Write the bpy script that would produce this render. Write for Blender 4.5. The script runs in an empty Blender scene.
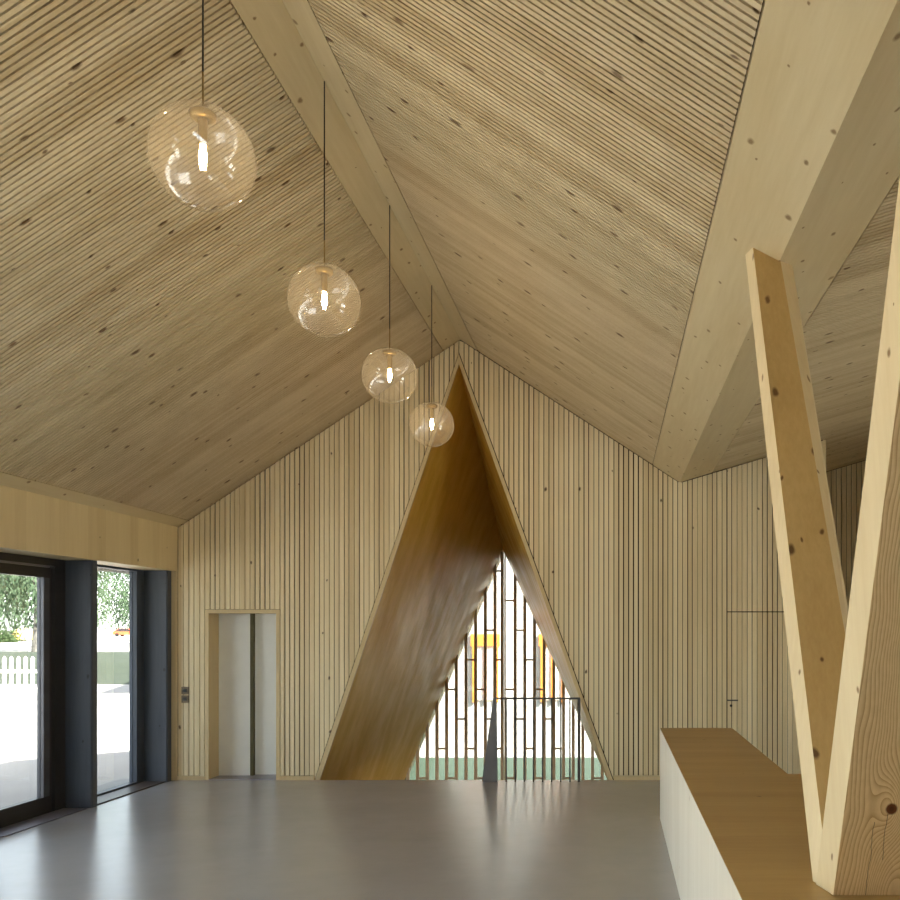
import bpy, bmesh, math, random
from mathutils import Vector
random.seed(7)
S = bpy.context.scene
C = S.collection
F, PX, PY, EYE = 880.0, 613.0, 630.0, 1.875      # camera constants (pixels of the 900 frame), eye height

# ------------------------------------------------------------------ materials
def srgb(r, g, b):
    f = lambda v: (v/255/12.92) if v/255 <= .04045 else ((v/255+.055)/1.055)**2.4
    return (f(r), f(g), f(b), 1)

class NT:
    def __init__(s, name):
        s.m = bpy.data.materials.new(name); s.m.use_nodes = True
        s.t = s.m.node_tree; s.t.nodes.clear()
        s.out = s.n('ShaderNodeOutputMaterial')
    def n(s, typ, **kw):
        x = s.t.nodes.new(typ)
        for k, v in kw.items(): setattr(x, k, v)
        return x
    def set(s, sock, v):
        if isinstance(v, bpy.types.NodeSocket): s.t.links.new(v, sock)
        elif v is not None: sock.default_value = v
    def math(s, op, a, b=None, c=None, clamp=False):
        x = s.n('ShaderNodeMath', operation=op, use_clamp=clamp)
        for i, v in enumerate((a, b, c)):
            if v is not None: s.set(x.inputs[i], v)
        return x.outputs[0]
    def mix(s, f, a, b, blend='MIX'):
        x = s.n('ShaderNodeMix', data_type='RGBA', blend_type=blend)
        s.set(x.inputs[0], f); s.set(x.inputs[6], a); s.set(x.inputs[7], b)
        return x.outputs[2]
    def maprange(s, v, a, b, c, d):
        x = s.n('ShaderNodeMapRange', clamp=True)
        for i, q in enumerate((v, a, b, c, d)): s.set(x.inputs[i], q)
        return x.outputs[0]
    def coords(s):
        return s.n('ShaderNodeTexCoord').outputs['Object']
    def scale(s, v, sc, loc=(0, 0, 0)):
        x = s.n('ShaderNodeMapping'); s.set(x.inputs[0], v)
        x.inputs['Scale'].default_value = sc; x.inputs['Location'].default_value = loc
        return x.outputs[0]
    def noise(s, v, scale=1, detail=4, rough=.55, dist=0):
        x = s.n('ShaderNodeTexNoise'); s.set(x.inputs['Vector'], v)
        x.inputs['Scale'].default_value = scale; x.inputs['Detail'].default_value = detail
        x.inputs['Roughness'].default_value = rough; x.inputs['Distortion'].default_value = dist
        return x.outputs[0]
    def bsdf(s, col, rough=.5, spec=.5, metal=0, normal=None):
        x = s.n('ShaderNodeBsdfPrincipled')
        s.set(x.inputs['Base Color'], col); s.set(x.inputs['Roughness'], rough)
        x.inputs['Specular IOR Level'].default_value = spec; s.set(x.inputs['Metallic'], metal)
        if normal: s.set(x.inputs['Normal'], normal)
        s.t.links.new(x.outputs[0], s.out.inputs[0])
        return x
    def bump(s, h, strength=.2, dist=.01):
        x = s.n('ShaderNodeBump'); s.set(x.inputs['Height'], h)
        x.inputs['Strength'].default_value = strength; x.inputs['Distance'].default_value = dist
        return x.outputs[0]

def plain(name, col, rough=.5, spec=.5, metal=0, vary=.12, nscale=6):
    t = NT(name); v = t.coords()
    n = t.noise(v, nscale, 4)
    f = t.maprange(n, .3, .7, 1-vary, 1+vary)
    c = t.mix(1.0, col, t.n('ShaderNodeCombineColor').outputs[0], 'MULTIPLY')
    cc = c.node.inputs[7].links[0].from_node
    for i in range(3): t.set(cc.inputs[i], f)
    t.bsdf(c, rough, spec, metal)
    return t.m

AX = {'X': 0, 'Y': 1, 'Z': 2}
def wood(name, c1, c2, grain='X', board=None, slat=None, knots=(2.0, .05, .5), rough=.5, across=16, knotcol=srgb(70, 44, 20), spec=.3, bw=.3, flat=None):
    """c1 pale, c2 dark; grain = axis along the fibres; board/slat = (axis, pitch) of pieces cut from it"""
    t = NT(name); v = t.coords(); g = AX[grain]
    sc = [across]*3; sc[g] = .9
    n1 = t.noise(t.scale(v, sc), 2.2, 6, .65)
    sc = [2.6]*3; sc[g] = .22
    n2 = t.noise(t.scale(v, sc, (3, 7, 1)), 1.6, 3, .5)
    sep = t.n('ShaderNodeSeparateXYZ'); t.set(sep.inputs[0], v)
    f = t.math('MULTIPLY_ADD', n1, .55, t.math('MULTIPLY', n2, .6))
    for spec_, w in ((board, bw), (slat, bw*.8)):
        if spec_:
            q = t.math('FLOOR', t.math('DIVIDE', sep.outputs[AX[spec_[0]]], spec_[1]))
            wn = t.n('ShaderNodeTexWhiteNoise', noise_dimensions='1D'); t.set(wn.inputs['W'], q)
            f = t.math('MULTIPLY_ADD', t.math('SUBTRACT', wn.outputs[0], .5), w, f)
    f = t.maprange(f, .28, .88, 0, 1)
    col = t.mix(f, c1, c2)
    if knots:
        ks, kr, kd = knots
        sc = [ks]*3; sc[g] = ks*.62
        nz = t.n('ShaderNodeTexNoise'); t.set(nz.inputs['Vector'], v); nz.inputs['Scale'].default_value = 14
        add = t.n('ShaderNodeVectorMath', operation='MULTIPLY_ADD')
        t.set(add.inputs[0], nz.outputs['Color']); add.inputs[1].default_value = (.03, .03, .03); t.set(add.inputs[2], v)
        se = t.n('ShaderNodeSeparateXYZ'); t.set(se.inputs[0], t.scale(add.outputs[0], sc))
        two = [k for k in range(3) if k != AX[flat or 'Y']]
        cb = t.n('ShaderNodeCombineXYZ'); t.set(cb.inputs[0], se.outputs[two[0]]); t.set(cb.inputs[1], se.outputs[two[1]])
        vo = t.n('ShaderNodeTexVoronoi', voronoi_dimensions='2D'); t.set(vo.inputs['Vector'], cb.outputs[0]); vo.inputs['Scale'].default_value = 1
        sp = t.n('ShaderNodeSeparateColor'); t.set(sp.inputs[0], vo.outputs['Color'])
        mask = t.math('LESS_THAN', sp.outputs[0], kd)
        rad = t.math('MULTIPLY', t.math('MULTIPLY_ADD', sp.outputs[1], .9, .35), kr*ks)
        k = t.math('SUBTRACT', 1.0, t.math('DIVIDE', vo.outputs['Distance'], rad), clamp=True)
        k = t.math('MULTIPLY', t.maprange(k, 0, .55, 0, 1), mask)
        col = t.mix(t.math('MULTIPLY', k, .85), col, knotcol)
    if rough is None: rough = t.maprange(n2, .35, .65, .3, .5)      # sheen broken up along the fibres
    t.bsdf(col, rough, spec, normal=t.bump(n1, .08, .003) if across < 24 else None)
    return t.m

PALE, DEEP = srgb(210, 185, 142), srgb(180, 150, 104)
M = {}
M['ceil_slat'] = wood('spruce_ceiling_slats', srgb(216, 200, 166), srgb(184, 163, 124), 'X', ('Y', .252), ('Y', .042), (4.4, .022, .6), .6, 30, flat='Z', knotcol=srgb(92, 62, 32))
M['ceil_strip'] = wood('spruce_board', srgb(216, 201, 164), srgb(194, 174, 132), 'Y', None, None, (5.2, .015, .75), .5, 12, flat='Z', knotcol=srgb(120, 88, 50))
M['wall_slat'] = wood('spruce_wall_slats', srgb(238, 225, 192), srgb(214, 196, 156), 'Z', ('X', .186), ('X', .062), (2.2, .016, .4), .55, 26, bw=.34, flat='Y')
M['fascia'] = wood('spruce_fascia', srgb(230, 214, 174), srgb(212, 192, 148), 'Z', ('Y', .16), None, (3, .012, .6), .5, 14, flat='X')
M['trim'] = wood('spruce_trim', srgb(220, 203, 164), srgb(202, 180, 138), 'Z', None, None, None, .5, 20)
M['niche'] = wood('plywood_lining', srgb(224, 186, 92), srgb(188, 148, 56), 'Z', None, None, None, None, 11, spec=.38)
M['top'] = wood('oiled_plywood', srgb(190, 160, 106), srgb(160, 130, 80), 'X', None, None, (3, .012, .4), .45, 16, flat='Z')
M['front'] = wood('washed_plywood', srgb(236, 229, 216), srgb(216, 207, 190), 'Z', None, None, (3.5, .01, .4), .5, 16, knotcol=srgb(150, 130, 105), flat='X')
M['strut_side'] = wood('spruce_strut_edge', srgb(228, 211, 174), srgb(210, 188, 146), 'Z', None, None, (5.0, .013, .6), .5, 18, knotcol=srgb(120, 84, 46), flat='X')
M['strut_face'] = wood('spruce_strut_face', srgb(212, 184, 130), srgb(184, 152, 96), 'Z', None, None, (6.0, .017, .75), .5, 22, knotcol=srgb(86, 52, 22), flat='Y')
M['fin'] = wood('dark_stained_timber', srgb(84, 92, 106), srgb(60, 66, 76), 'Z', None, None, (3.4, .015, .5), .45, 14, knotcol=srgb(40, 44, 50), flat='Y')
M['felt'] = plain('dark_acoustic_felt', srgb(52, 38, 24), .9, .1)
M['frame'] = plain('dark_window_frame', srgb(46, 45, 46), .4)
M['stile'] = plain('grey_door_stile', srgb(96, 98, 106), .35, metal=.4)
M['sill'] = wood('dark_sill', srgb(92, 84, 80), srgb(58, 52, 50), 'Y', None, None, None, .4, 20)
M['alu'] = plain('metal_threshold', srgb(150, 146, 156), .3, metal=.6)
M['lift'] = plain('cream_lift_door', srgb(236, 240, 240), .35, vary=.02)
M['dark'] = plain('black_plastic', srgb(28, 26, 25), .4)
M['switch'] = plain('switch_metal', srgb(92, 80, 62), .35, metal=.5)
M['steel'] = plain('dark_steel', srgb(84, 80, 78), .45, metal=.3)
M['bar'] = plain('brown_screen_bar', srgb(196, 176, 148), .6)
M['brass'] = plain('brass', srgb(150, 124, 74), .38, metal=.9)
M['cord'] = plain('black_cord', srgb(24, 18, 16), .6)
M['roof'] = plain('roof_metal', srgb(110, 108, 104), .5)
M['plaster'] = plain('white_render', srgb(186, 184, 178), .8, vary=.03)
M['orange'] = plain('orange_shutter_glow', srgb(214, 132, 50), .6)
M['pane_far'] = plain('pale_curtain_pane', srgb(236, 226, 214), .3)
M['paving'] = plain('pale_paving', srgb(160, 155, 150), .85, vary=.08, nscale=1.2)
M['grass'] = plain('lawn_grass', srgb(36, 44, 30), .9, vary=.3, nscale=3)
M['hedge'] = plain('dark_lawn', srgb(28, 52, 36), .9, vary=.35, nscale=5)
M['fence'] = plain('white_paint', srgb(232, 230, 224), .6)
M['bark'] = plain('birch_bark', srgb(92, 88, 82), .8, vary=.5, nscale=8)
M['yellow'] = plain('yellow_canvas', srgb(232, 190, 96), .7)
M['red'] = plain('orange_car_paint', srgb(206, 92, 54), .3)
M['carglass'] = plain('car_glass', srgb(40, 44, 50), .1)
M['under'] = plain('basement_concrete', srgb(120, 118, 114), .8)

def leafmat(name, a, b):
    t = NT(name); n = t.noise(t.coords(), 1.5, 3)
    col = t.mix(t.maprange(n, .35, .65, 0, 1), a, b)
    d = t.n('ShaderNodeBsdfDiffuse'); t.set(d.inputs[0], col)
    tr = t.n('ShaderNodeBsdfTranslucent'); t.set(tr.inputs[0], col)
    m = t.n('ShaderNodeMixShader'); m.inputs[0].default_value = .4
    t.t.links.new(d.outputs[0], m.inputs[1]); t.t.links.new(tr.outputs[0], m.inputs[2])
    t.t.links.new(m.outputs[0], t.out.inputs[0])
    return t.m
M['leaf'] = leafmat('birch_leaves', srgb(62, 78, 58), srgb(90, 106, 84))
M['bush'] = leafmat('bush_leaves', srgb(50, 66, 44), srgb(74, 90, 60))

def glassmat(name, tint, haze=0., ior=1.5, wobble=0., base=.07):
    t = NT(name)
    tr = t.n('ShaderNodeBsdfTransparent'); tr.inputs[0].default_value = tint
    gl = t.n('ShaderNodeBsdfGlossy'); gl.inputs['Roughness'].default_value = .015
    if wobble:
        nb = t.bump(t.noise(t.coords(), 26, 2), wobble, .004)
        t.set(gl.inputs['Normal'], nb)
    lw = t.n('ShaderNodeLayerWeight'); lw.inputs['Blend'].default_value = .5
    # the same reflectance from either side of the thin wall
    k = t.math('POWER', lw.outputs['Facing'], 4.5)
    fac = t.math('MULTIPLY_ADD', k, .75, base, clamp=True)
    m = t.n('ShaderNodeMixShader'); t.set(m.inputs[0], fac)
    t.t.links.new(tr.outputs[0], m.inputs[1]); t.t.links.new(gl.outputs[0], m.inputs[2])
    res = m.outputs[0]
    if haze:
        d = t.n('ShaderNodeBsdfTranslucent'); d.inputs[0].default_value = (.95, .9, .8, 1)
        m2 = t.n('ShaderNodeMixShader'); m2.inputs[0].default_value = haze
        t.t.links.new(res, m2.inputs[1]); t.t.links.new(d.outputs[0], m2.inputs[2]); res = m2.outputs[0]
    t.t.links.new(res, t.out.inputs[0])
    return t.m
M['glass'] = glassmat('window_glass', (.93, .96, .95, 1))
M['glass_tint'] = glassmat('dimming_window_glass', (.72, .74, .73, 1))  # tint added to dim the bright outdoors behind the pane
M['glass_stair'] = glassmat('stair_window_glass', (.6, .61, .605, 1))  # stronger tint, added to hold down the glare behind the niche
M['globe'] = glassmat('clear_globe_glass', (.97, .95, .92, 1), .035, base=.14)

def emis(name, col, st):
    t = NT(name); e = t.n('ShaderNodeEmission'); e.inputs[0].default_value = col; e.inputs[1].default_value = st
    t.t.links.new(e.outputs[0], t.out.inputs[0]); return t.m
M['bulb'] = emis('lit_bulb', (1, .74, .42, 1), 60)

def floormat():
    t = NT('polished_concrete'); v = t.coords()
    a = t.noise(v, .9, 4, .6); b = t.noise(v, 5, 5, .6)
    f = t.maprange(t.math('MULTIPLY_ADD', b, .35, t.math('MULTIPLY', a, .65)), .2, .8, 0, 1)
    col = t.mix(f, srgb(152, 152, 156), srgb(166, 166, 170))
    t.bsdf(col, .25, 1.0, normal=t.bump(t.noise(t.scale(v, (.5, 2.2, 1)), 3, 3), .06, .02))
    return t.m
M['floor'] = floormat()

def bigmat():
    """strut face close to the camera: flat-sawn timber, growth lines bending round one large knot"""
    t = NT('flat_sawn_strut_face'); v = t.coords()
    sep = t.n('ShaderNodeSeparateXYZ'); t.set(sep.inputs[0], v)
    X, Z = sep.outputs[0], sep.outputs[2]
    field = t.math('MULTIPLY', X, 1.0)
    field = t.math('MULTIPLY_ADD', t.math('SUBTRACT', t.noise(t.scale(v, (3, 3, .8)), 1.2, 2), .5), .16, field)
    dist = None
    for (kx, kz, sx, sz, amp) in ((KN[0], KN[1], .055, .11, -.13), (KN[0]+.03, KN[1]-.34, .07, .14, .10), (KN[0]-.02, KN[1]+.62, .05, .3, .07)):
        a = t.math('POWER', t.math('DIVIDE', t.math('SUBTRACT', X, kx), sx), 2.0)
        b = t.math('POWER', t.math('ABSOLUTE', t.math('DIVIDE', t.math('SUBTRACT', Z, kz), sz)), 2.0)
        e = t.math('EXPONENT', t.math('MULTIPLY', t.math('ADD', a, b), -1.0))
        field = t.math('MULTIPLY_ADD', e, amp, field)
    ph = t.math('FRACT', t.math('MULTIPLY', field, 62.0))
    ring = t.math('POWER', ph, 2.5)
    n1 = t.noise(t.scale(v, (40, 40, 2)), 2, 4)
    f = t.math('MULTIPLY_ADD', ring, .7, t.math('MULTIPLY', n1, .4))
    col = t.mix(t.maprange(f, .1, 1.0, 0, 1), srgb(232, 208, 164), srgb(176, 138, 90))
    a = t.math('POWER', t.math('SUBTRACT', X, KN[0]), 2.0); b = t.math('POWER', t.math('SUBTRACT', Z, KN[1]), 2.0)
    r = t.math('SQRT', t.math('ADD', a, b))
    r = t.math('MULTIPLY_ADD', t.math('SUBTRACT', n1, .5), .006, r)
    col = t.mix(t.maprange(r, .017, .024, 1, 0), col, srgb(96, 54, 30))
    col = t.mix(t.math('MULTIPLY', t.maprange(r, .006, .012, 1, 0), .6), col, srgb(60, 34, 20))
    # two drying cracks running with the grain under the knot
    for cx, z0, z1 in ((KN[0]-.055, KN[1]-.4, KN[1]-.05), (KN[0]-.012, KN[1]-.2, KN[1]-.02)):
        w = t.math('MULTIPLY', t.math('SUBTRACT', t.noise(t.scale(v, (0, 0, 9)), 1, 2), .5), .03)
        d = t.math('ABSOLUTE', t.math('ADD', t.math('SUBTRACT', X, cx), w))
        m = t.math('MULTIPLY', t.math('LESS_THAN', d, .0012), t.math('MULTIPLY', t.math('GREATER_THAN', Z, z0), t.math('LESS_THAN', Z, z1)))
        col = t.mix(t.math('MULTIPLY', m, .8), col, srgb(50, 32, 18))
    t.bsdf(col, .5, .3, normal=t.bump(ring, .08, .002))
    return t.m

# ------------------------------------------------------------------ mesh helpers
class MB:
    def __init__(s): s.v, s.f, s.mi = [], [], []
    def add(s, vs, fs, mi=0):
        o = len(s.v); s.v += [tuple(p) for p in vs]
        for f in fs: s.f.append([i+o for i in f]); s.mi.append(mi)
    def hexa(s, p, mi=0):            # 8 points: bottom ring 0-3, top ring 4-7
        s.add(p, [(3, 2, 1, 0), (4, 5, 6, 7), (0, 1, 5, 4), (1, 2, 6, 5), (2, 3, 7, 6), (3, 0, 4, 7)], mi)
    def box(s, x0, x1, y0, y1, z0, z1, mi=0):
        s.hexa([(x0, y0, z0), (x1, y0, z0), (x1, y1, z0), (x0, y1, z0), (x0, y0, z1), (x1, y0, z1), (x1, y1, z1), (x0, y1, z1)], mi)
    def prism(s, poly, d, mi=0):     # poly: 3D points (ccw seen from the front), extruded by vector d
        n = len(poly); d = Vector(d)
        vs = [Vector(p) for p in poly]; vs = vs+[p+d for p in vs]
        s.add(vs, [tuple(range(n)), tuple(range(2*n-1, n-1, -1))]+[(i, i+n, (i+1) % n+n, (i+1) % n) for i in range(n)], mi)
    def bar(s, a, b, r, n=8, mi=0, r2=None):
        a, b = Vector(a), Vector(b); ax = (b-a).normalized(); r2 = r if r2 is None else r2
        u = ax.orthogonal().normalized(); w = ax.cross(u)
        vs = [a+(u*math.cos(k*2*math.pi/n)+w*math.sin(k*2*math.pi/n))*r for k in range(n)]
        vs += [b+(u*math.cos(k*2*math.pi/n)+w*math.sin(k*2*math.pi/n))*r2 for k in range(n)]
        s.add(vs, [tuple(range(n-1, -1, -1)), tuple(range(n, 2*n))]+[(k, (k+1) % n, (k+1) % n+n, k+n) for k in range(n)], mi)
    def lathe(s, prof, cx, cy, n=32, mi=0):   # prof: (r, z) list, bottom to top or top to bottom
        vs, fs = [], []
        for r, z in prof:
            for k in range(n):
                a = 2*math.pi*k/n; vs.append((cx+r*math.cos(a), cy+r*math.sin(a), z))
        for i in range(len(prof)-1):
            for k in range(n):
                fs.append((i*n+k, i*n+(k+1) % n, (i+1)*n+(k+1) % n, (i+1)*n+k))
        s.add(vs, fs, mi)
    def build(s, name, mats, parent=None, smooth=False, bevel=0., kind=None):
        me = bpy.data.meshes.new(name)
        off = parent.matrix_world.translation if parent else Vector((0, 0, 0))
        if parent:
            off = Vector((0, 0, 0)); p = parent
            while p: off += Vector(p.location); p = p.parent
        me.from_pydata([tuple(Vector(p)-off) for p in s.v], [], s.f)
        bm = bmesh.new(); bm.from_mesh(me); bmesh.ops.recalc_face_normals(bm, faces=bm.faces) ; bm.to_mesh(me); bm.free()
        for m in (mats if isinstance(mats, (list, tuple)) else [mats]): me.materials.append(m)
        for p, mi in zip(me.polygons, s.mi): p.material_index = mi; p.use_smooth = smooth
        o = bpy.data.objects.new(name, me); C.objects.link(o)
        if parent: o.parent = parent
        if bevel:
            b = o.modifiers.new('b', 'BEVEL'); b.width = bevel; b.segments = 2; b.limit_method = 'ANGLE'
        if kind: o['kind'] = kind
        return o

def tag(o, label, cat, group=None, kind=None):
    o['label'] = label; o['category'] = cat
    if group: o['group'] = group
    if kind: o['kind'] = kind
    return o
def empty(name, loc, label=None, cat=None, group=None):
    o = bpy.data.objects.new(name, None); C.objects.link(o); o.location = loc; o.empty_display_size = .1
    if label: tag(o, label, cat, group)
    return o
def struct(name, mb, mats, label=None, cat=None, parent=None, **k):
    o = mb.build(name, mats, parent, **k)
    if not parent:
        o['kind'] = 'structure'
        if label: tag(o, label, cat)
    return o
def sempty(name, loc, label, cat):
    o = empty(name, loc, label, cat); o['kind'] = 'structure'; return o

# ------------------------------------------------------------------ room shell
XE, XR, XV, XRW = -5.44, -1.9125, .835, 6.0
ZE, ZV, ZR = 3.1625, 3.723, 5.5125
SL, SR, S2 = (ZR-ZE)/(XR-XE), (ZR-ZV)/(XV-XR), .297
YW, Y0, YF = 11.0, -4.0, 14.8
XC = 2.66                                         # corner where the back wall ends
def roof(x):
    if x < XR: return ZE+SL*(x-XE)
    if x < XV: return ZV+SR*(XV-x)
    return ZV+S2*(x-XV)

# floor
b = MB(); b.box(-5.5, XRW, Y0, YW+.0, -.35, 0); b.box(XC, XRW, YW, YF, -.35, 0)
struct('floor', b, M['floor'], 'smooth grey polished concrete floor', 'floor')
b = MB(); b.box(-6.5, 3.2, YW, 15.5, -2.1, -1.9)
struct('floor_lower', b, M['under'], 'lower landing floor beyond the stair edge', 'floor')

SKY0, SKY1 = -1.0, 1.7
# ceilings: battens running down the slope over dark felt, with plain boards along ridge, valley and eave
def ceiling(name, xa, xb, pa, pb, y1, label, xout=None, Y0=Y0):
    b = MB()
    P, W, T = .042, .0285, .026
    y = Y0
    ra, rb = roof(xa+pa), roof(xb-pb)
    while y < y1-.002:
        e = min(y+W, y1)
        b.hexa([(xa+pa, y, ra), (xb-pb, y, rb), (xb-pb, e, rb), (xa+pa, e, ra),
                (xa+pa, y, ra+T), (xb-pb, y, rb+T), (xb-pb, e, rb+T), (xa+pa, e, ra+T)], 0)
        y += P
    def strip(x0, x1, z0, z1, t0, t1, mi, ya=Y0, yb=y1):
        b.hexa([(x0, ya, z0+t0), (x1, ya, z1+t0), (x1, yb, z1+t0), (x0, yb, z0+t0),
                (x0, ya, z0+t1), (x1, ya, z1+t1), (x1, yb, z1+t1), (x0, yb, z0+t1)], mi)
    za, zb = (roof(xa+1e-6), roof(xb-1e-6))
    g = .008
    if pa: strip(xa, xa+pa-g, za, roof(xa+pa-g), 0, .05, 1)
    if pb: strip(xb-pb+g, xb, roof(xb-pb+g), zb, 0, .05, 1)
    strip(xa+pa-g if pa else xa, xb-pb+g if pb else xb, roof(xa+pa-g) if pa else za, roof(xb-pb+g) if pb else zb, T, .05, 2)
    xo = xa if xout is None else xout
    sl = (zb-za)/(xb-xa)
    strip(xo, xb, za+sl*(xo-xa), zb, .05, .3, 3, Y0-.3, y1+.45)
    return struct(name, b, [M['ceil_slat'], M['ceil_strip'], M['felt'], M['roof']], label, 'ceiling')
ceiling('ceiling_left', XE, XR, .13, .22, YW+.1, 'sloping ceiling of fine spruce battens on the left of the ridge, above the glass door', -6.35)
ceiling('ceiling_center', XR, XV, .22, .341, YW+.1, 'sloping ceiling of fine spruce battens between ridge and valley, pale in the window light', None, SKY1)
ceiling('ceiling_right', XV, XRW+.2, .41, 0, YF+.1, 'rising ceiling of spruce battens behind the timber struts, right of the valley')

# back wall battens
NA, NX = 5.32, -1.925                             # outer apex of the niche trim
NL, NR = -3.735, .01
def niche_z(x, apex=NA, l=NL, r=NR):
    if x <= l or x >= r: return None
    return apex*(x-l)/(NX-l) if x < NX else apex*(r-x)/(r-NX)
LX0, LX1, LZ = -5.1, -4.165, 2.13                 # lift opening incl. frame
DX0, DX1, DZ = 1.425, 2.31, 2.1                   # flush door
edges = sorted({XE, NL, NX, NR, LX0, LX1, DX0, DX1, XC})
slats = []
for a, c in zip(edges, edges[1:]):
    n = max(1, round((c-a)/.062)); w = (c-a)/n
    slats += [(a+i*w, a+(i+1)*w) for i in range(n)]
wb, db = MB(), MB()
rr = random.Random(3)
for x0, x1 in slats:
    g = rr.choice((.006, .009, .012, .016)); yo = rr.uniform(-.003, .003)
    xa, xb = x0+g/2, x1-g/2; xm = (x0+x1)/2
    za, zb = roof(xa)-.012, roof(xb)-.012
    if NL < xm < NR: la, lb = (niche_z(min(max(q, NL+1e-4), NR-1e-4), NA+.03) for q in (xa, xb))
    elif LX0 < xm < LX1: la = lb = LZ+.004
    elif DX0 < xm < DX1: la = lb = DZ+.008
    else: la = lb = .055
    def hx(m, p0, p1, a0, a1, b0, b1, ya, yb, mi):
        m.hexa([(p0, ya, a0), (p1, ya, a1), (p1, yb, a1), (p0, yb, a0), (p0, ya, b0), (p1, ya, b1), (p1, yb, b1), (p0, yb, b0)], mi)
    if za > la or zb > lb:
        hx(wb, xa, xb, min(la, za), min(lb, zb), za, zb, YW+yo, YW+.024, 0)
        k_ = .12 if NL < xm < NR else .03 if LX0 < xm < LX1 else 0
        if not (DX0 < xm < DX1): hx(wb, x0, x1, min(la, za)-k_, min(lb, zb)-k_, roof(x0)+.05, roof(x1)+.05, YW+.024, YW+.1, 1)
        else: hx(wb, x0, x1, .0, .0, roof(x0)+.05, roof(x1)+.05, YW+.07, YW+.12, 1)
    if DX0 < xm < DX1:
        hx(db, xa, xb, .055, .055, DZ-.004, DZ-.004, YW+yo, YW+.024, 0)
wb.box(XC-.03, XC, YW-.004, YW+.1, .055, roof(XC)-.012, 0)
struct('wall_back', wb, [M['wall_slat'], M['felt']], 'gable wall clad in narrow upright spruce battens', 'wall')
d2 = sempty('door_2', (DX0, YW, 0), 'flush door hidden in the batten wall behind the timber struts, with a small lever', 'door')
db.box(DX0+.006, DX1-.006, YW+.024, YW+.065, .006, DZ-.004, 1)
db.build('leaf', [M['wall_slat'], M['felt']], d2)
b = MB(); hx_, hz = (727-PX)/80, EYE-(700-PY)/80
b.box(hx_+.0, hx_+.13, YW-.055, YW-.04, hz-.008, hz+.008); b.bar((hx_+.012, YW-.05, hz), (hx_+.012, YW, hz), .008)
b.build('handle', M['steel'], d2)
b = MB(); b.bar((hx_+.05, YW-.012, hz-.07), (hx_+.05, YW, hz-.07), .016, 16)
b.build('lock', M['dark'], d2)

b = MB()
for x0, x1 in ((XE, LX0), (LX1, NL), (NR, DX0-.0), (DX1, XC)): b.box(x0, x1, YW-.012, YW+.1, 0, .05)
struct('baseboard_back', b, M['trim'], 'low spruce plinth strip along the foot of the batten wall', 'baseboard')

# recess beyond the corner
b = MB(); b.box(XC-.1, XC-.0001, YW+.1, YF, 0, roof(XC)+.05)
struct('wall_recess', b, M['wall_slat'], 'side wall turning the corner into the recess behind the struts', 'wall')
b = MB(); x = XC
while x < XRW:
    w = .085; z = roof(x)-.01; z1 = roof(x+w-.014)-.01
    b.hexa([(x, YF, 0), (x+w-.014, YF, 0), (x+w-.014, YF+.03, 0), (x, YF+.03, 0), (x, YF, z), (x+w-.014, YF, z1), (x+w-.014, YF+.03, z1), (x, YF+.03, z)], 0)
    x += w
b.prism([(XC-.1, YF+.03, 0), (XRW, YF+.03, 0), (XRW, YF+.03, roof(XRW)+.05), (XC-.1, YF+.03, roof(XC)+.05)], (0, .1, 0), 1)
struct('wall_far', b, [M['wall_slat'], M['felt']], 'far batten wall of the recess seen between the two struts', 'wall')
b = MB()
for y0, y1, z0, z1 in ((Y0, 3.5, 0, 5.4), (3.5, 5.8, 0, .8), (3.5, 5.8, 2.3, 5.4), (5.8, YF+.13, 0, 5.4)): b.box(XRW, XRW+.15, y0, y1, z0, z1)
struct('wall_right', b, M['wall_slat'], 'spruce side wall far to the right', 'wall')
b = MB(); b.prism([(-5.95, Y0, 0), (XRW, Y0, 0), (XRW, Y0, roof(XRW)+.1), (XV, Y0, ZV+.1), (XR, Y0, ZR+.1), (-5.95, Y0, roof(-5.95)+.1)], (0, -.15, 0))
struct('wall_rear', b, M['wall_slat'], 'rear gable wall behind the camera', 'wall')
w = sempty('window_8', (XR, Y0, ZR), 'added unseen roof light between ridge and valley, above the camera', 'window')  # opening added so sun on the unseen floor brightens the room
def sk(b, x0, x1, y0, y1, t0, t1):
    z0, z1 = ZV+SR*(XV-x0), ZV+SR*(XV-x1)
    b.hexa([(x0, y0, z0+t0), (x1, y0, z1+t0), (x1, y1, z1+t0), (x0, y1, z0+t0), (x0, y0, z0+t1), (x1, y0, z1+t1), (x1, y1, z1+t1), (x0, y1, z0+t1)])
b = MB(); sk(b, XR, XV, Y0-.3, SKY0, 0, .3); b.build('roof_board', M['ceil_strip'], w)
b = MB(); sk(b, XR, XR+.3, SKY0, SKY1-.3, 0, .3); sk(b, XV-.3, XV, SKY0, SKY1-.3, 0, .3)
for yy in (SKY0, SKY1-.42): sk(b, XR+.3, XV-.3, yy, yy+.12, 0, .3)
b.build('window_frame', M['trim'], w)
b = MB(); sk(b, XR+.3, XV-.3, SKY0+.12, SKY1-.42, .2, .212); b.build('pane', M['glass'], w)
b = MB(); b.prism([(-5.86, YW+.1, -.4), (-5.40, YW+.1, -.4), (-5.40, YW+.1, 3.2), (-5.86, YW+.1, 2.9)], (0, .25, 0))
struct('wall_corner', b, M['fin'], 'dark timber corner of the house outside the window', 'wall')

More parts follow.
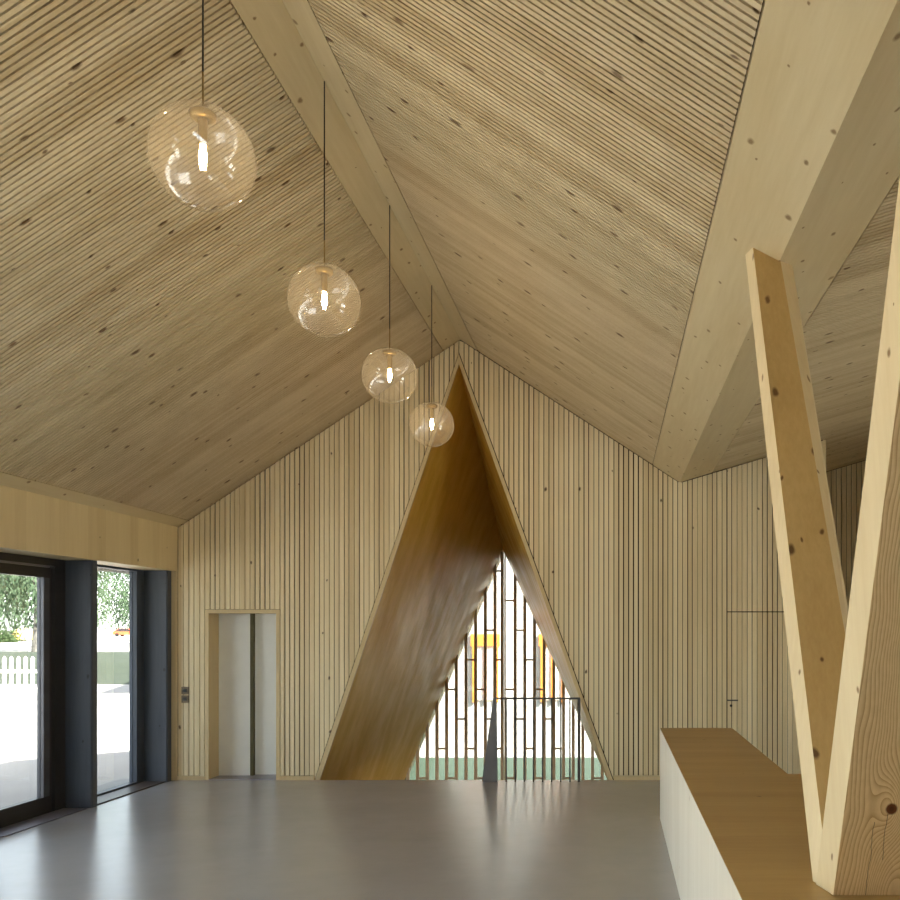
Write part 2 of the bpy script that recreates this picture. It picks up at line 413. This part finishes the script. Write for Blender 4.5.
# left fascia
b = MB(); b.hexa([(-5.95, Y0, 2.61), (XE, Y0, 2.61), (XE, YW, 2.61), (-5.95, YW, 2.61), (-5.95, Y0, 2.85), (XE, Y0, 3.17), (XE, YW, 3.17), (-5.95, YW, 2.85)])
struct('wall_left', b, M['fascia'], 'deep spruce beam band above the windows on the left', 'wall')
b = MB(); b.box(XE-.075, XE, YW-.035, YW, 0, 2.61)
struct('trim_3', b, M['trim'], 'narrow pale post closing the corner beside the last dark fin', 'trim')

# fins
for nm, y, x0, lb in (('trim_1', 9.27, -5.86, 'broad dark stained fin between glass door and narrow window'), ('trim_2', 10.84, -5.82, 'broad dark stained fin in the corner next to the gable wall')):
    b = MB(); b.box(x0, -5.5, y, y+.1, -.0, 2.61); b.box(-5.5, -5.49, y+.01, y+.1, 0, 2.61)
    struct(nm, b, M['fin'], lb, 'fin', bevel=.004)
b = MB(); b.box(-6.2, -5.5, Y0, YW+.1, -.2, -.002)
struct('trim_4', b, M['sill'], 'dark timber threshold strip along the left windows', 'threshold')

# glazing
GX = -5.83
w = sempty('window_1', (GX, 10.0, 0), 'tall narrow fixed pane between the two dark fins', 'window')
b = MB(); b.box(GX-.04, GX+.05, 10.68, 10.84, 0, 2.61); b.box(GX-.04, GX+.05, 9.37, 9.47, 0, 2.61); b.box(GX-.04, GX+.05, 9.47, 10.68, 0, .03); b.box(GX-.04, GX+.05, 9.47, 10.68, 2.585, 2.61)
b.build('window_frame', M['fin'], w)
b = MB(); b.box(GX-.006, GX+.006, 9.47, 10.68, .03, 2.585); b.build('pane', M['glass_tint'], w)
b = MB(); b.box(GX+.05, -5.52, 9.37, 10.84, -.001, .012); b.build('sill', M['sill'], w)

d = sempty('door_3', (GX, 8.5, 0), 'dark framed glass terrace door at the left edge of the view', 'door')
b = MB(); b.box(GX-.05, GX+.06, 9.10, 9.27, 0, 2.61); b.box(GX-.05, GX+.06, 7.85, 7.98, 0, 2.61); b.box(GX-.05, GX+.06, 7.98, 9.10, 2.535, 2.61)
b.build('door_frame', M['frame'], d)
lf = MB(); lf.box(GX-.03, GX+.03, 7.99, 9.09, 0, .17); lf.box(GX-.03, GX+.03, 7.99, 9.09, 2.41, 2.515); lf.box(GX-.03, GX+.03, 7.99, 8.11, .17, 2.41); lf.box(GX-.03, GX+.03, 9.05, 9.09, .17, 2.41)
lo = lf.build('leaf_frame', M['frame'], d)
b = MB(); b.box(GX-.032, GX+.036, 8.955, 9.05, .17, 2.41); b.build('stile', M['stile'], lo)
b = MB(); b.box(GX-.006, GX+.006, 8.11, 8.955, .17, 2.41); b.build('pane', M['glass_tint'], lo)
b = MB(); b.box(GX+.06, -5.52, 7.98, 9.24, -.001, .006); b.build('threshold', M['alu'], d)
b = MB(); b.box(GX-.02, GX+.04, 8.02, 9.05, 2.516, 2.534); b.build('closer_rail', M['alu'], d)
b = MB(); b.box(-5.9, -5.5, 7.74, 7.85, 0, 2.61)
struct('trim_5', b, M['fin'], 'dark stained fin beside the terrace door, out of the frame', 'fin')
ys = [(5.3, 7.74), (2.4, 5.2), (-.5, 2.3), (-3.9, -.6)]  # panes added out of view to let in more daylight
for i, (a, c) in enumerate(ys):
    w = sempty('window_%d' % (i+2), (GX, a, 0), 'large added unseen fixed pane along the left wall, %s from the door' % ('next', 'second', 'third', 'fourth')[i], 'window')
    b = MB(); b.box(GX-.04, GX+.05, a, a+.07, 0, 2.61); b.box(GX-.04, GX+.05, c-.07, c, 0, 2.61); b.box(GX-.04, GX+.05, a+.07, c-.07, 0, .05); b.box(GX-.04, GX+.05, a+.07, c-.07, 2.56, 2.61)
    b.box(-5.9, -5.5, a-.1, a, 0, 2.61)
    b.build('window_frame', M['fin'], w)
    b = MB(); b.box(GX-.006, GX+.006, a+.07, c-.07, .05, 2.56); b.build('pane', M['glass'], w)
w = sempty('window_7', (XRW, 3.5, .8), 'added unseen window in the side wall far to the right', 'window')  # opening added to bring some light in from the right
b = MB()
for q in ((3.5, 3.57, .8, 2.3), (5.73, 5.8, .8, 2.3), (3.57, 5.73, .8, .87), (3.57, 5.73, 2.23, 2.3)): b.box(XRW+.03, XRW+.12, *q)
b.build('window_frame', M['fin'], w)
b = MB(); b.box(XRW+.06, XRW+.07, 3.57, 5.73, .87, 2.23); b.build('pane', M['glass'], w)

# lift door
d = sempty('door_1', (-4.63, YW, 0), 'recessed pair of cream sliding lift doors in a spruce frame', 'door')
b = MB()
b.box(LX0, LX0+.045, YW-.004, YW+.45, 0, LZ-.045); b.box(LX1-.045, LX1, YW-.004, YW+.45, 0, LZ-.045); b.box(LX0, LX1, YW-.004, YW+.45, LZ-.045, LZ)
b.build('door_frame', M['trim'], d)
xm = (249.5-PX)/F*11.3
b = MB(); b.box(LX0+.045, xm+.02, YW+.28, YW+.32, .01, LZ-.045); b.build('sliding_panel', M['lift'], d, bevel=.003)
M['shade_strip'] = plain('olive_panel_shade', srgb(92, 86, 60), .7)  # strip coloured dark for the shaded panel edge and its shadow
b = MB(); b.box(xm+.02, xm+.06, YW+.27, YW+.33, .01, LZ-.045); b.build('shade_strip', M['shade_strip'], d)
b = MB(); b.box(xm-.05, LX1-.045, YW+.36, YW+.40, .01, LZ-.045); b.build('sliding_panel', M['lift'], d, bevel=.003)
b = MB(); b.box(LX0+.045, LX1-.045, YW, YW+.44, -.02, .008); b.build('threshold', M['alu'], d)

# ------------------------------------------------------------------ triangular niche with stair window
YB = 15.4
YN = YW+.03
A0, L0, R0 = Vector((NX, YN, 5.2)), Vector((-3.6625, YN, 0)), Vector((-.05, YN, 0))
A1 = Vector((NX, YB, 3.275))
LOW = -1.9
def ext(a, b_, z): return a+(b_-a)*((z-a.z)/(b_.z-a.z))
L1 = Vector((NX-(3.275-LOW)/2.337, YB, LOW)); R1 = Vector((NX+(3.275-LOW)/2.2, YB, LOW))
nl, nr = ext(A0, L0, LOW), ext(A0, R0, LOW)
nich = sempty('wall_niche', (NX, YW, 0), 'tapering triangular plywood lined niche leading to the slatted window', 'niche')
def ruled(a0, b0, a1, b1, out, n=24):
    b = MB(); vs = []
    for k in range(2):
        for i in range(n+1):
            for j in range(n+1):
                u, v = i/n, j/n
                p = (a0.lerp(b0, v)).lerp(a1.lerp(b1, v), u)
                vs.append(p+Vector(out)*k)
    m = (n+1)*(n+1); fs = []
    for i in range(n):
        for j in range(n):
            q = i*(n+1)+j
            fs.append((q, q+1, q+n+2, q+n+1)); fs.append((q+m+n+1, q+m+n+2, q+m+1, q+m))
    for i in range(n):
        for (s, st) in ((0, 1), (n*(n+1), 1), (0, n+1), (n, n+1)):
            q = s+i*st; fs.append((q, q+st, q+st+m, q+m))
    b.add(vs, fs); return b
o = ruled(A0, nl, A1, L1, (-.12, 0, .06)).build('side_panel', M['niche'], nich, smooth=False)
for p in o.data.polygons: p.use_smooth = True
o.data.set_sharp_from_angle(angle=.5)
o = ruled(A0, nr, A1, R1, (.12, 0, .06)).build('side_panel', M['niche'], nich, smooth=False)
for p in o.data.polygons: p.use_smooth = True
o.data.set_sharp_from_angle(angle=.5)
b = MB()
def tri_band(b, ax, az, bx_, aiz, bix, y0, y1):
    # one leg of the frame: outer line (ax,az)-(bx_,0), inner line (ax,aiz)-(bix,0)
    b.hexa([(bx_, y0, 0), (bix, y0, 0), (bix, y1, 0), (bx_, y1, 0), (ax, y0, az), (ax, y0, aiz), (ax, y1, aiz), (ax, y1, az)])
tri_band(b, NX, NA, NL+.012, 5.2, -3.6625, YW-.012, YW+.08); tri_band(b, NX, NA, NR-.012, 5.2, -.05, YW-.012, YW+.08)
b.build('edge_trim', M['trim'], nich)

w = sempty('window_6', (NX, YB, LOW), 'triangular stair window behind upright brown screen bars', 'window')
b = MB(); b.prism([tuple(A1), tuple(L1), tuple(R1)], (0, .012, 0)); b.build('pane', M['glass_stair'], w)
b = MB()
def xl(z): return NX-(3.275-z)/2.337
def xr(z): return NX+(3.275-z)/2.2
for fx, sg in ((xl, -1), (xr, 1)):
    y0, y1, e = YB+.012, YB+.26, sg*.06
    b.hexa([(fx(LOW), y0, LOW), (fx(LOW)+e, y0, LOW), (fx(LOW)+e, y1, LOW), (fx(LOW), y1, LOW),
            (NX, y0, 3.275), (NX, y0, 3.41), (NX, y1, 3.41), (NX, y1, 3.275)])
b.build('window_frame', M['trim'], w)
YS = YB-.035
sx = lambda px: (px-PX)*YS/F
cz = sx(504)
def ztop(x): return 3.275-(NX-x)*2.337 if x < NX else 3.275-(x-NX)*2.2
b = MB(); b.box(cz-.055, cz-.005, YB-.07, YB-.003, LOW, 3.24); b.build('mullion', M['bar'], w)
b = MB(); b.box(cz+.008, cz+.03, YB-.06, YB-.003, LOW, 3.24); b.build('mullion', M['trim'], w)
P = 9.68*YS/F
lx = [cz-.03-P*(k+.75) for k in range(13)]; rx = [cz+P*(k+1.15) for k in range(13)]
for x in lx+rx:
    zt = ztop(x)+.075
    if zt > LOW+.2:
        b = MB(); b.box(x-.026, x+.026, YB-.055, YB-.004, LOW, zt); b.build('screen_bar', M['bar'], w)
for r in range(12):
    z = EYE-(571+29.6*r-PY)*YS/F
    for k in range(12):
        for side in (0, 1):
            q = (k+r) % 3 == 0 if side == 0 else (k-(r-1)) % 3 == 0
            if not q: continue
            if side == 0: x0, x1 = lx[k]+.024, (cz-.045 if k == 0 else lx[k-1]-.024)
            else: x0, x1 = (cz+.03 if k == 0 else rx[k-1]+.024), rx[k]-.024
            if min(ztop(x0), ztop(x1)) < z+.08 or z < LOW+.05: continue
            b = MB(); b.box(x0, x1, YB-.04, YB-.015, z-.016, z+.016); b.build('spacer', M['bar'], w)

# stair railing
ry = 10.86; q = lambda px: (px-PX)*ry/F
rz = EYE-(697.5-PY)*ry/F
rail = empty('stair_railing', (q(535), ry, 0), 'slim dark steel railing with thin balusters in front of the triangular window', 'railing')
b = MB(); b.box(q(494), q(580), ry-.02, ry+.02, rz-.022, rz); b.build('handrail', M['steel'], rail)
for k in range(9):
    px = 506.2+9.1*k
    b = MB(); r_ = .009 if k < 8 else .018
    b.box(q(px)-r_, q(px)+r_, ry-.008, ry+.008, 0, rz-.012); b.build('baluster', M['steel'], rail)
b = MB(); b.prism([(q(481.5), ry+.03, 0), (q(497.5), ry-.03, 0), (q(496.5), ry-.03, rz-.006), (q(493.5), ry-.02, rz-.006)], (.0, .05, 0)); b.build('side_panel', M['steel'], rail)

# wall switches
for k, py in enumerate((690.5, 699)):
    x, z = (185.5-PX)/80, EYE-(py-PY)/80
    o = empty('light_switch', (x, YW, z), ('upper' if k == 0 else 'lower')+' small square switch plate on the battens beside the lift doors', 'switch', 'switch plates beside the lift')
    b = MB(); b.box(x-.045, x+.045, YW-.016, YW-.003, z-.045, z+.045); pl_ = b.build('plate', M['switch'], o, bevel=.004)
    b = MB(); b.box(x-.022, x+.022, YW-.022, YW-.016, z-.022, z+.022); b.build('button', M['dark'], pl_, bevel=.003)

# ------------------------------------------------------------------ counter
CH = .9
c = empty('counter', (.82, 5.6, 0), 'long low box counter with pale front and brown plywood top beside the timber struts', 'counter')
cx0, cx1, cy1, cyc = .468, 1.185, 8.76, 5.96
b = MB(); b.box(cx0, cx0+.02, 2.3, cy1, 0, CH-.004); b.build('front_panel', M['front'], c)
b = MB(); b.box(cx0+.02, cx1, cyc, cy1-.001, 0, CH-.004); b.box(cx0+.02, 2.6, 2.3, cyc, 0, CH-.004); b.build('carcass', M['front'], c)
b = MB(); b.prism([(cx0, 2.3, CH-.004), (2.6, 2.3, CH-.004), (2.6, cyc, CH-.004), (cx1, cyc, CH-.004), (cx1, cy1, CH-.004), (cx0, cy1, CH-.004)], (0, 0, .004)); b.build('worktop', M['top'], c)

# ------------------------------------------------------------------ V strut
col = empty('strut_column', (.93, 3.35, CH), 'V-shaped pair of squared spruce struts rising from the counter to the valley of the roof', 'column')
def leg(d0, k, lines, ye, yback, mats, zt=1.06):
    b = MB(); rings = []
    for t in (0, zt):
        Ze = -.975+2.88*t; ring = []
        for (fn, off) in lines:
            dd = d0+k*t+off
            if callable(fn):
                py = PY-F*Ze/dd; X = (fn(py)-PX)*dd/F
            else: X = fn[0]+(fn[1]-fn[0])*t
            ring.append((X, dd, EYE+Ze))
        (xa, _, z), (xd, _, _) = ring[0], ring[3]
        ring += [(xd-.05, d0+k*t+yback, z), (xa+.05, d0+k*t+yback, z)]
        if t == 0: ring = [(p[0], p[1], CH+.0015) for p in ring]
        rings.append(ring)
    n = 6; vs = rings[0]+rings[1]
    fs = [(i, (i+1) % n, (i+1) % n+n, i+n) for i in range(n)]
    for i, f in enumerate(fs): b.add([vs[j] for j in f], [(0, 1, 2, 3)], 1 if i == 1 else 0)
    b.add(rings[0], [tuple(range(n-1, -1, -1))], 0); b.add(rings[1], [tuple(range(n))], 0)
    o = b.build('strut', mats, col)
    bm = bmesh.new(); bm.from_mesh(o.data); bmesh.ops.remove_doubles(bm, verts=bm.verts, dist=1e-5); bmesh.ops.recalc_face_normals(bm, faces=bm.faces); bm.to_mesh(o.data); bm.free()
    return o
e1 = lambda y: 755.7+.1075*(y-350)
e2 = lambda y: 753+.119*(y-248)
e3 = lambda y: 780+.173*(y-258)
e4 = lambda y: 793+.162*(y-268)
r1 = lambda y: 867.3-.1182*(y-450)
r2 = lambda y: 890.6-.1284*(y-450)
KN = (.98-.93, 1.245-CH)                          # knot, in the column's own coordinates
M['strut_big'] = bigmat()
leg(3.36, 1.134, [(e1, .05), (e2, -.06), (e3, -.06), (e4, .05)], 0, .14, [M['strut_side'], M['strut_face']])
leg(3.32, -1.12, [(r1, .05), (r2, -.09), ((1.11, 1.06), -.09), ((1.17, 1.12), .05)], 0, .13, [M['strut_side'], M['strut_big']])

# ------------------------------------------------------------------ pendant lamps
R = .233
names = ['nearest and largest looking clear glass globe pendant on a black cord', 'second clear glass globe pendant along the ridge, hanging just beyond the largest one',
         'third clear glass globe pendant along the ridge, in front of the left ceiling edge', 'farthest clear glass globe pendant, hanging before the tip of the triangular niche']
for i, (px, py) in enumerate(((203.5, 157.3), (324.8, 300.5), (390, 375.5), (432, 424.5))):
    y = 1.91*F/(PX-px); x = XR; z = EYE+(PY-py)*y/F
    root = empty('pendant_lamp', (x, y, z), names[i], 'lamp', 'glass globe pendants under the ridge')
    pr = [(max(R*math.sin(a), .0005), z-R*math.cos(a)*(1.0)) for a in [math.pi*k/40 for k in range(41)]]
    b = MB(); b.lathe(pr, x, y, 64); b.build('globe', M['globe'], root, smooth=True)
    zr = z+R
    b = MB(); b.bar((x, y, zr+.165), (x, y, ZR-.001), .0042, 10); b.build('cord', M['cord'], root)
    b = MB(); b.bar((x, y, z+.13), (x, y, zr+.165), .0042, 10); b.build('rod', M['brass'], root)
    b = MB(); b.lathe([(.0005, z+.19), (.03, z+.17), (.055, z+.178), (.062, z+.2), (.05, z+.212), (.0005, z+.214)], x, y, 32); b.build('cap', M['brass'], root, smooth=True)
    b = MB(); b.lathe([(.0005, z+.055), (.02, z+.055), (.021, z+.12), (.021, z+.18), (.0005, z+.18)], x, y, 24); so_ = b.build('socket', M['brass'], root)
    b = MB(); b.lathe([(.0005, z-.034), (.01, z-.031), (.016, z-.02), (.018, z+.005), (.014, z+.035), (.011, z+.055), (.0005, z+.055)], x, y, 24); b.build('bulb', M['bulb'], so_, smooth=True)

# ------------------------------------------------------------------ outdoors
b = MB(); b.box(-60, -6.2, -25, 31.5, -.3, -.08); b.box(-6.2, 40, -25, Y0-.15, -.3, -.08); b.box(XRW+.2, 40, Y0-.15, 15, -.3, -.08)
struct('ground', b, M['paving'], 'sunlit pale paving outside the left windows', 'ground')
b = MB()
xs = [-90, -10.5]
ys_ = [(31.5, -.08), (34, .12), (37, .5), (42, .72), (46, .74)]
for (ya, za), (yb, zb) in zip(ys_, ys_[1:]):
    b.hexa([(xs[0], ya, -1), (xs[1], ya, -1), (xs[1], yb, -1), (xs[0], yb, -1), (xs[0], ya, za), (xs[1], ya, za), (xs[1], yb, zb), (xs[0], yb, zb)])
struct('lawn_bank', b, M['grass'], 'green grass bank beyond the paving', 'lawn')
b = MB(); b.box(-400, 30, 46, 420, -1, .735)
struct('road', b, M['paving'], 'pale road surface behind the grass bank', 'road')
b = MB(); b.box(-6.2, 12, 15.7, 40, -2.4, -1.6); 
struct('lawn', b, M['hedge'], 'dark green lawn under the triangular window', 'lawn')

# white house opposite the niche
hy = 24.0
hb = empty('house', (-3, hy, -1.6), 'white rendered house with orange shutters and added orange glow bars seen through the triangular window', 'house')
b = MB(); b.box(-9.5, 7, hy, hy+8, -1.6, 6.5); b.build('wall', M['plaster'], hb)
hq = lambda px: (px-PX)*hy/F
hzf = lambda py: EYE-(py-PY)*hy/F
for x0, x1 in ((471, 500), (539, 566), (408, 430)):
    b = MB(); b.box(hq(x0), hq(x1), hy-.08, hy, hzf(646), hzf(634))
    n = 3
    for k in range(n):
        xx = hq(x0+3)+(hq(x1-3)-hq(x0+3))*k/(n-1); b.box(xx-.035, xx+.035, hy-.08, hy, hzf(702), hzf(646))  # orange uprights added for the orange light bleeding onto the screen bars
    fr_ = b.build('shutter_glow_bars', M['orange'], hb)
    b = MB(); b.box(hq(x0+2), hq(x1-2), hy-.03, hy, hzf(700), hzf(646)); b.build('window_pane', M['pane_far'], fr_)
b = MB(); b.hexa([(-10, hy-.5, 6.5), (7.5, hy-.5, 6.5), (7.5, hy+8.5, 6.5), (-10, hy+8.5, 6.5), (-10, hy+3.5, 8.6), (7.5, hy+3.5, 8.6), (7.5, hy+4.5, 8.6), (-10, hy+4.5, 8.6)]); b.build('roof', M['roof'], hb)

# picket fence
fy = 24.5; fq = lambda px: (px-PX)*fy/F
fe = empty('picket_fence', (fq(20), fy, -.08), 'white picket fence on the paving seen through the glass door', 'fence')
for k in range(-16, 7):
    x = fq(4+7.1*k) if k < 6 else fq(40)
    b = MB(); ww = .045
    zt = 1.14
    b.prism([(x-ww, fy, .1), (x+ww, fy, .1), (x+ww, fy, zt-.06), (x, fy, zt), (x-ww, fy, zt-.06)], (0, .025, 0)); b.build('picket', M['fence'], fe)
b = MB(); b.box(fq(-110), fq(42), fy+.025, fy+.06, .68, .76); b.box(fq(-110), fq(42), fy+.025, fy+.06, .12, .26); b.build('rail', M['fence'], fe)
b = MB(); b.box(fq(40), fq(41.6), fy+.03, fy+.09, -.08, 1.0); b.build('post', M['steel'], fe)

# trees
def birch(px, ty, base, h, rad, label, seed):
    rg = random.Random(seed); X = (px-PX)*ty/F
    t = empty('weeping_birch', (X, ty, base), label, 'tree', 'birches behind the grass bank')
    b = MB(); pts = [Vector((X+rg.uniform(-.1, .1)*i, ty, base+h*.9*i/6)) for i in range(7)]
    for i in range(6): b.bar(pts[i], pts[i+1], .26*(1-i/7), 9, 0, .26*(1-(i+1)/7))
    br = []
    for k in range(26):
        a = rg.uniform(0, 6.28); z0 = base+h*rg.uniform(.3, .85); L = rad*rg.uniform(.5, 1)
        p0 = Vector((X, ty, z0)); p1 = p0+Vector((math.cos(a)*L, math.sin(a)*L, rg.uniform(.3, 1.4)))
        b.bar(p0, p1, .05, 5, 0, .015); br.append((p0, p1))
    b.build('trunk', M['bark'], t)
    b = MB()
    for k in range(430):
        p0, p1 = rg.choice(br); p = p0.lerp(p1, rg.uniform(.15, 1.05))+Vector((rg.gauss(0, .3), rg.gauss(0, .3), rg.gauss(0, .25)))
        n = rg.randint(10, 26); drift = Vector((rg.uniform(-.02, .02), rg.uniform(-.02, .02), 0))
        for i in range(n):
            p = p+drift+Vector((0, 0, -.13))
            if p.z < base+1.2: break
            c_ = p+Vector((rg.gauss(0, .08), rg.gauss(0, .08), 0)); a = rg.uniform(0, 6.28); s_ = rg.uniform(.06, .12)
            u = Vector((math.cos(a), math.sin(a), rg.uniform(-.4, .4)))*s_*.6; v_ = Vector((rg.uniform(-.3, .3), rg.uniform(-.3, .3), -1))*s_
            b.add([c_-u, c_+v_, c_+u, c_-v_], [(0, 1, 2, 3)])
    b.build('foliage', M['leaf'], t)
birch(37, 46, .73, 9.5, 3.6, 'weeping birch whose trunk stands beyond the picket fence, seen through the glass door', 1)
birch(86, 57, .73, 10, 3.4, 'weeping birch filling the left side of the narrow window pane', 2)
birch(143, 70, .73, 11, 4.2, 'farther weeping birch filling the right side of the narrow window pane', 9)
birch(-8, 68, .73, 10, 4.2, 'weeping birch at the far left edge of the glass door', 5)

ty = 95; tq = lambda px: (px-PX)*ty/F
te = empty('tent', (tq(24), ty, .735), 'small yellow dome tent beyond the road, under the birch', 'tent')
b = MB(); b.lathe([(1.15, .735), (1.15, 1.2), (1.0, 1.6), (.65, 1.95), (.0005, 2.1)], tq(24), ty, 20); b.build('canopy', M['yellow'], te, smooth=True)
b = MB(); b.lathe([(1.17, .735), (1.17, .85)], tq(24), ty, 20); b.build('hem', M['dark'], te)
rg = random.Random(11)
sx_, sy_ = (6-PX)*80/F, 80
bu = empty('bush', (sx_, sy_, .735), 'dark loose bush to the left of the yellow tent', 'bush')
b = MB()
for k in range(900):
    p = Vector((sx_+rg.gauss(0, .55), sy_+rg.gauss(0, .4), .735+abs(rg.gauss(0, .6)))); a = rg.uniform(0, 6.28); s_ = .09
    u = Vector((math.cos(a), math.sin(a), .2))*s_; v_ = Vector((rg.uniform(-.5, .5), .2, 1))*s_
    b.add([p-u, p+v_, p+u, p-v_], [(0, 1, 2, 3)])
b.build('foliage', M['bush'], bu)
b = MB(); b.bar((sx_, sy_, .735), (sx_+.1, sy_, 1.5), .06); b.build('stem', M['bark'], bu)
# car
ky = 150; kx = (127-PX)*ky/F
ca = empty('car', (kx, ky, .735), 'small orange car parked far behind the grass bank', 'car')
b = MB(); prof = [(-2, .3), (2, .3), (2.05, .75), (1.3, .9), (.7, 1.4), (-1.0, 1.42), (-1.8, .95), (-2.05, .8)]
b.prism([(kx+u, ky-.85, .735+v_) for u, v_ in prof], (0, 1.7, 0)); b.build('body', M['red'], ca, bevel=.06)
b = MB(); b.prism([(kx+u, ky-.87, .735+v_) for u, v_ in ((1.1, .92), (.62, 1.33), (-.95, 1.34), (-1.5, .95))], (0, 1.74, 0)); b.build('side_window', M['carglass'], ca)
for u in (-1.25, 1.3):
    for v_ in (-.88, .7):
        b = MB(); b.bar((kx+u, ky+v_, .735+.32), (kx+u, ky+v_+.18, .735+.32), .32, 20); b.build('wheel', M['dark'], ca)

# ------------------------------------------------------------------ light
W = bpy.data.worlds.new('World'); S.world = W; W.use_nodes = True
nt = W.node_tree; nt.nodes.clear()
sky = nt.nodes.new('ShaderNodeTexSky'); sky.sky_type = 'NISHITA'; sky.sun_disc = False
sky.sun_elevation = math.radians(46); sky.sun_rotation = math.radians(130); sky.air_density = 1.0; sky.dust_density = 1.0; sky.ozone_density = 1
bg = nt.nodes.new('ShaderNodeBackground'); bg.inputs[1].default_value = .21
ow = nt.nodes.new('ShaderNodeOutputWorld')
hs = nt.nodes.new('ShaderNodeHueSaturation'); hs.inputs['Saturation'].default_value = .35
nt.links.new(sky.outputs[0], hs.inputs['Color']); nt.links.new(hs.outputs[0], bg.inputs[0]); nt.links.new(bg.outputs[0], ow.inputs[0])
sun = bpy.data.lights.new('sun', 'SUN'); sun.energy = 13; sun.angle = math.radians(1); sun.color = (1, .95, .87)
so = bpy.data.objects.new('sun', sun); C.objects.link(so)
so.rotation_euler = Vector((-.9, .55, -1)).to_track_quat('-Z', 'Y').to_euler()
so.location = (10, -8, 14)

# ------------------------------------------------------------------ camera
cam = bpy.data.cameras.new('camera'); co = bpy.data.objects.new('camera', cam); C.objects.link(co)
co.location = (0, 0, EYE); co.rotation_euler = (math.pi/2, 0, 0)
cam.sensor_width = 36; cam.lens = 36*F/900; cam.shift_x = (450-PX)/900; cam.shift_y = (PY-450)/900
cam.clip_end = 500
S.camera = co
S.view_settings.view_transform = 'Standard'; S.view_settings.look = 'None'; S.view_settings.gamma = 1
S.view_settings.use_curve_mapping = False; S.view_settings.exposure = 2.62
S.cycles.use_denoising = True
S.cycles.max_bounces = 14; S.cycles.diffuse_bounces = 8; S.cycles.transparent_max_bounces = 24
S.cycles.sample_clamp_indirect = 8
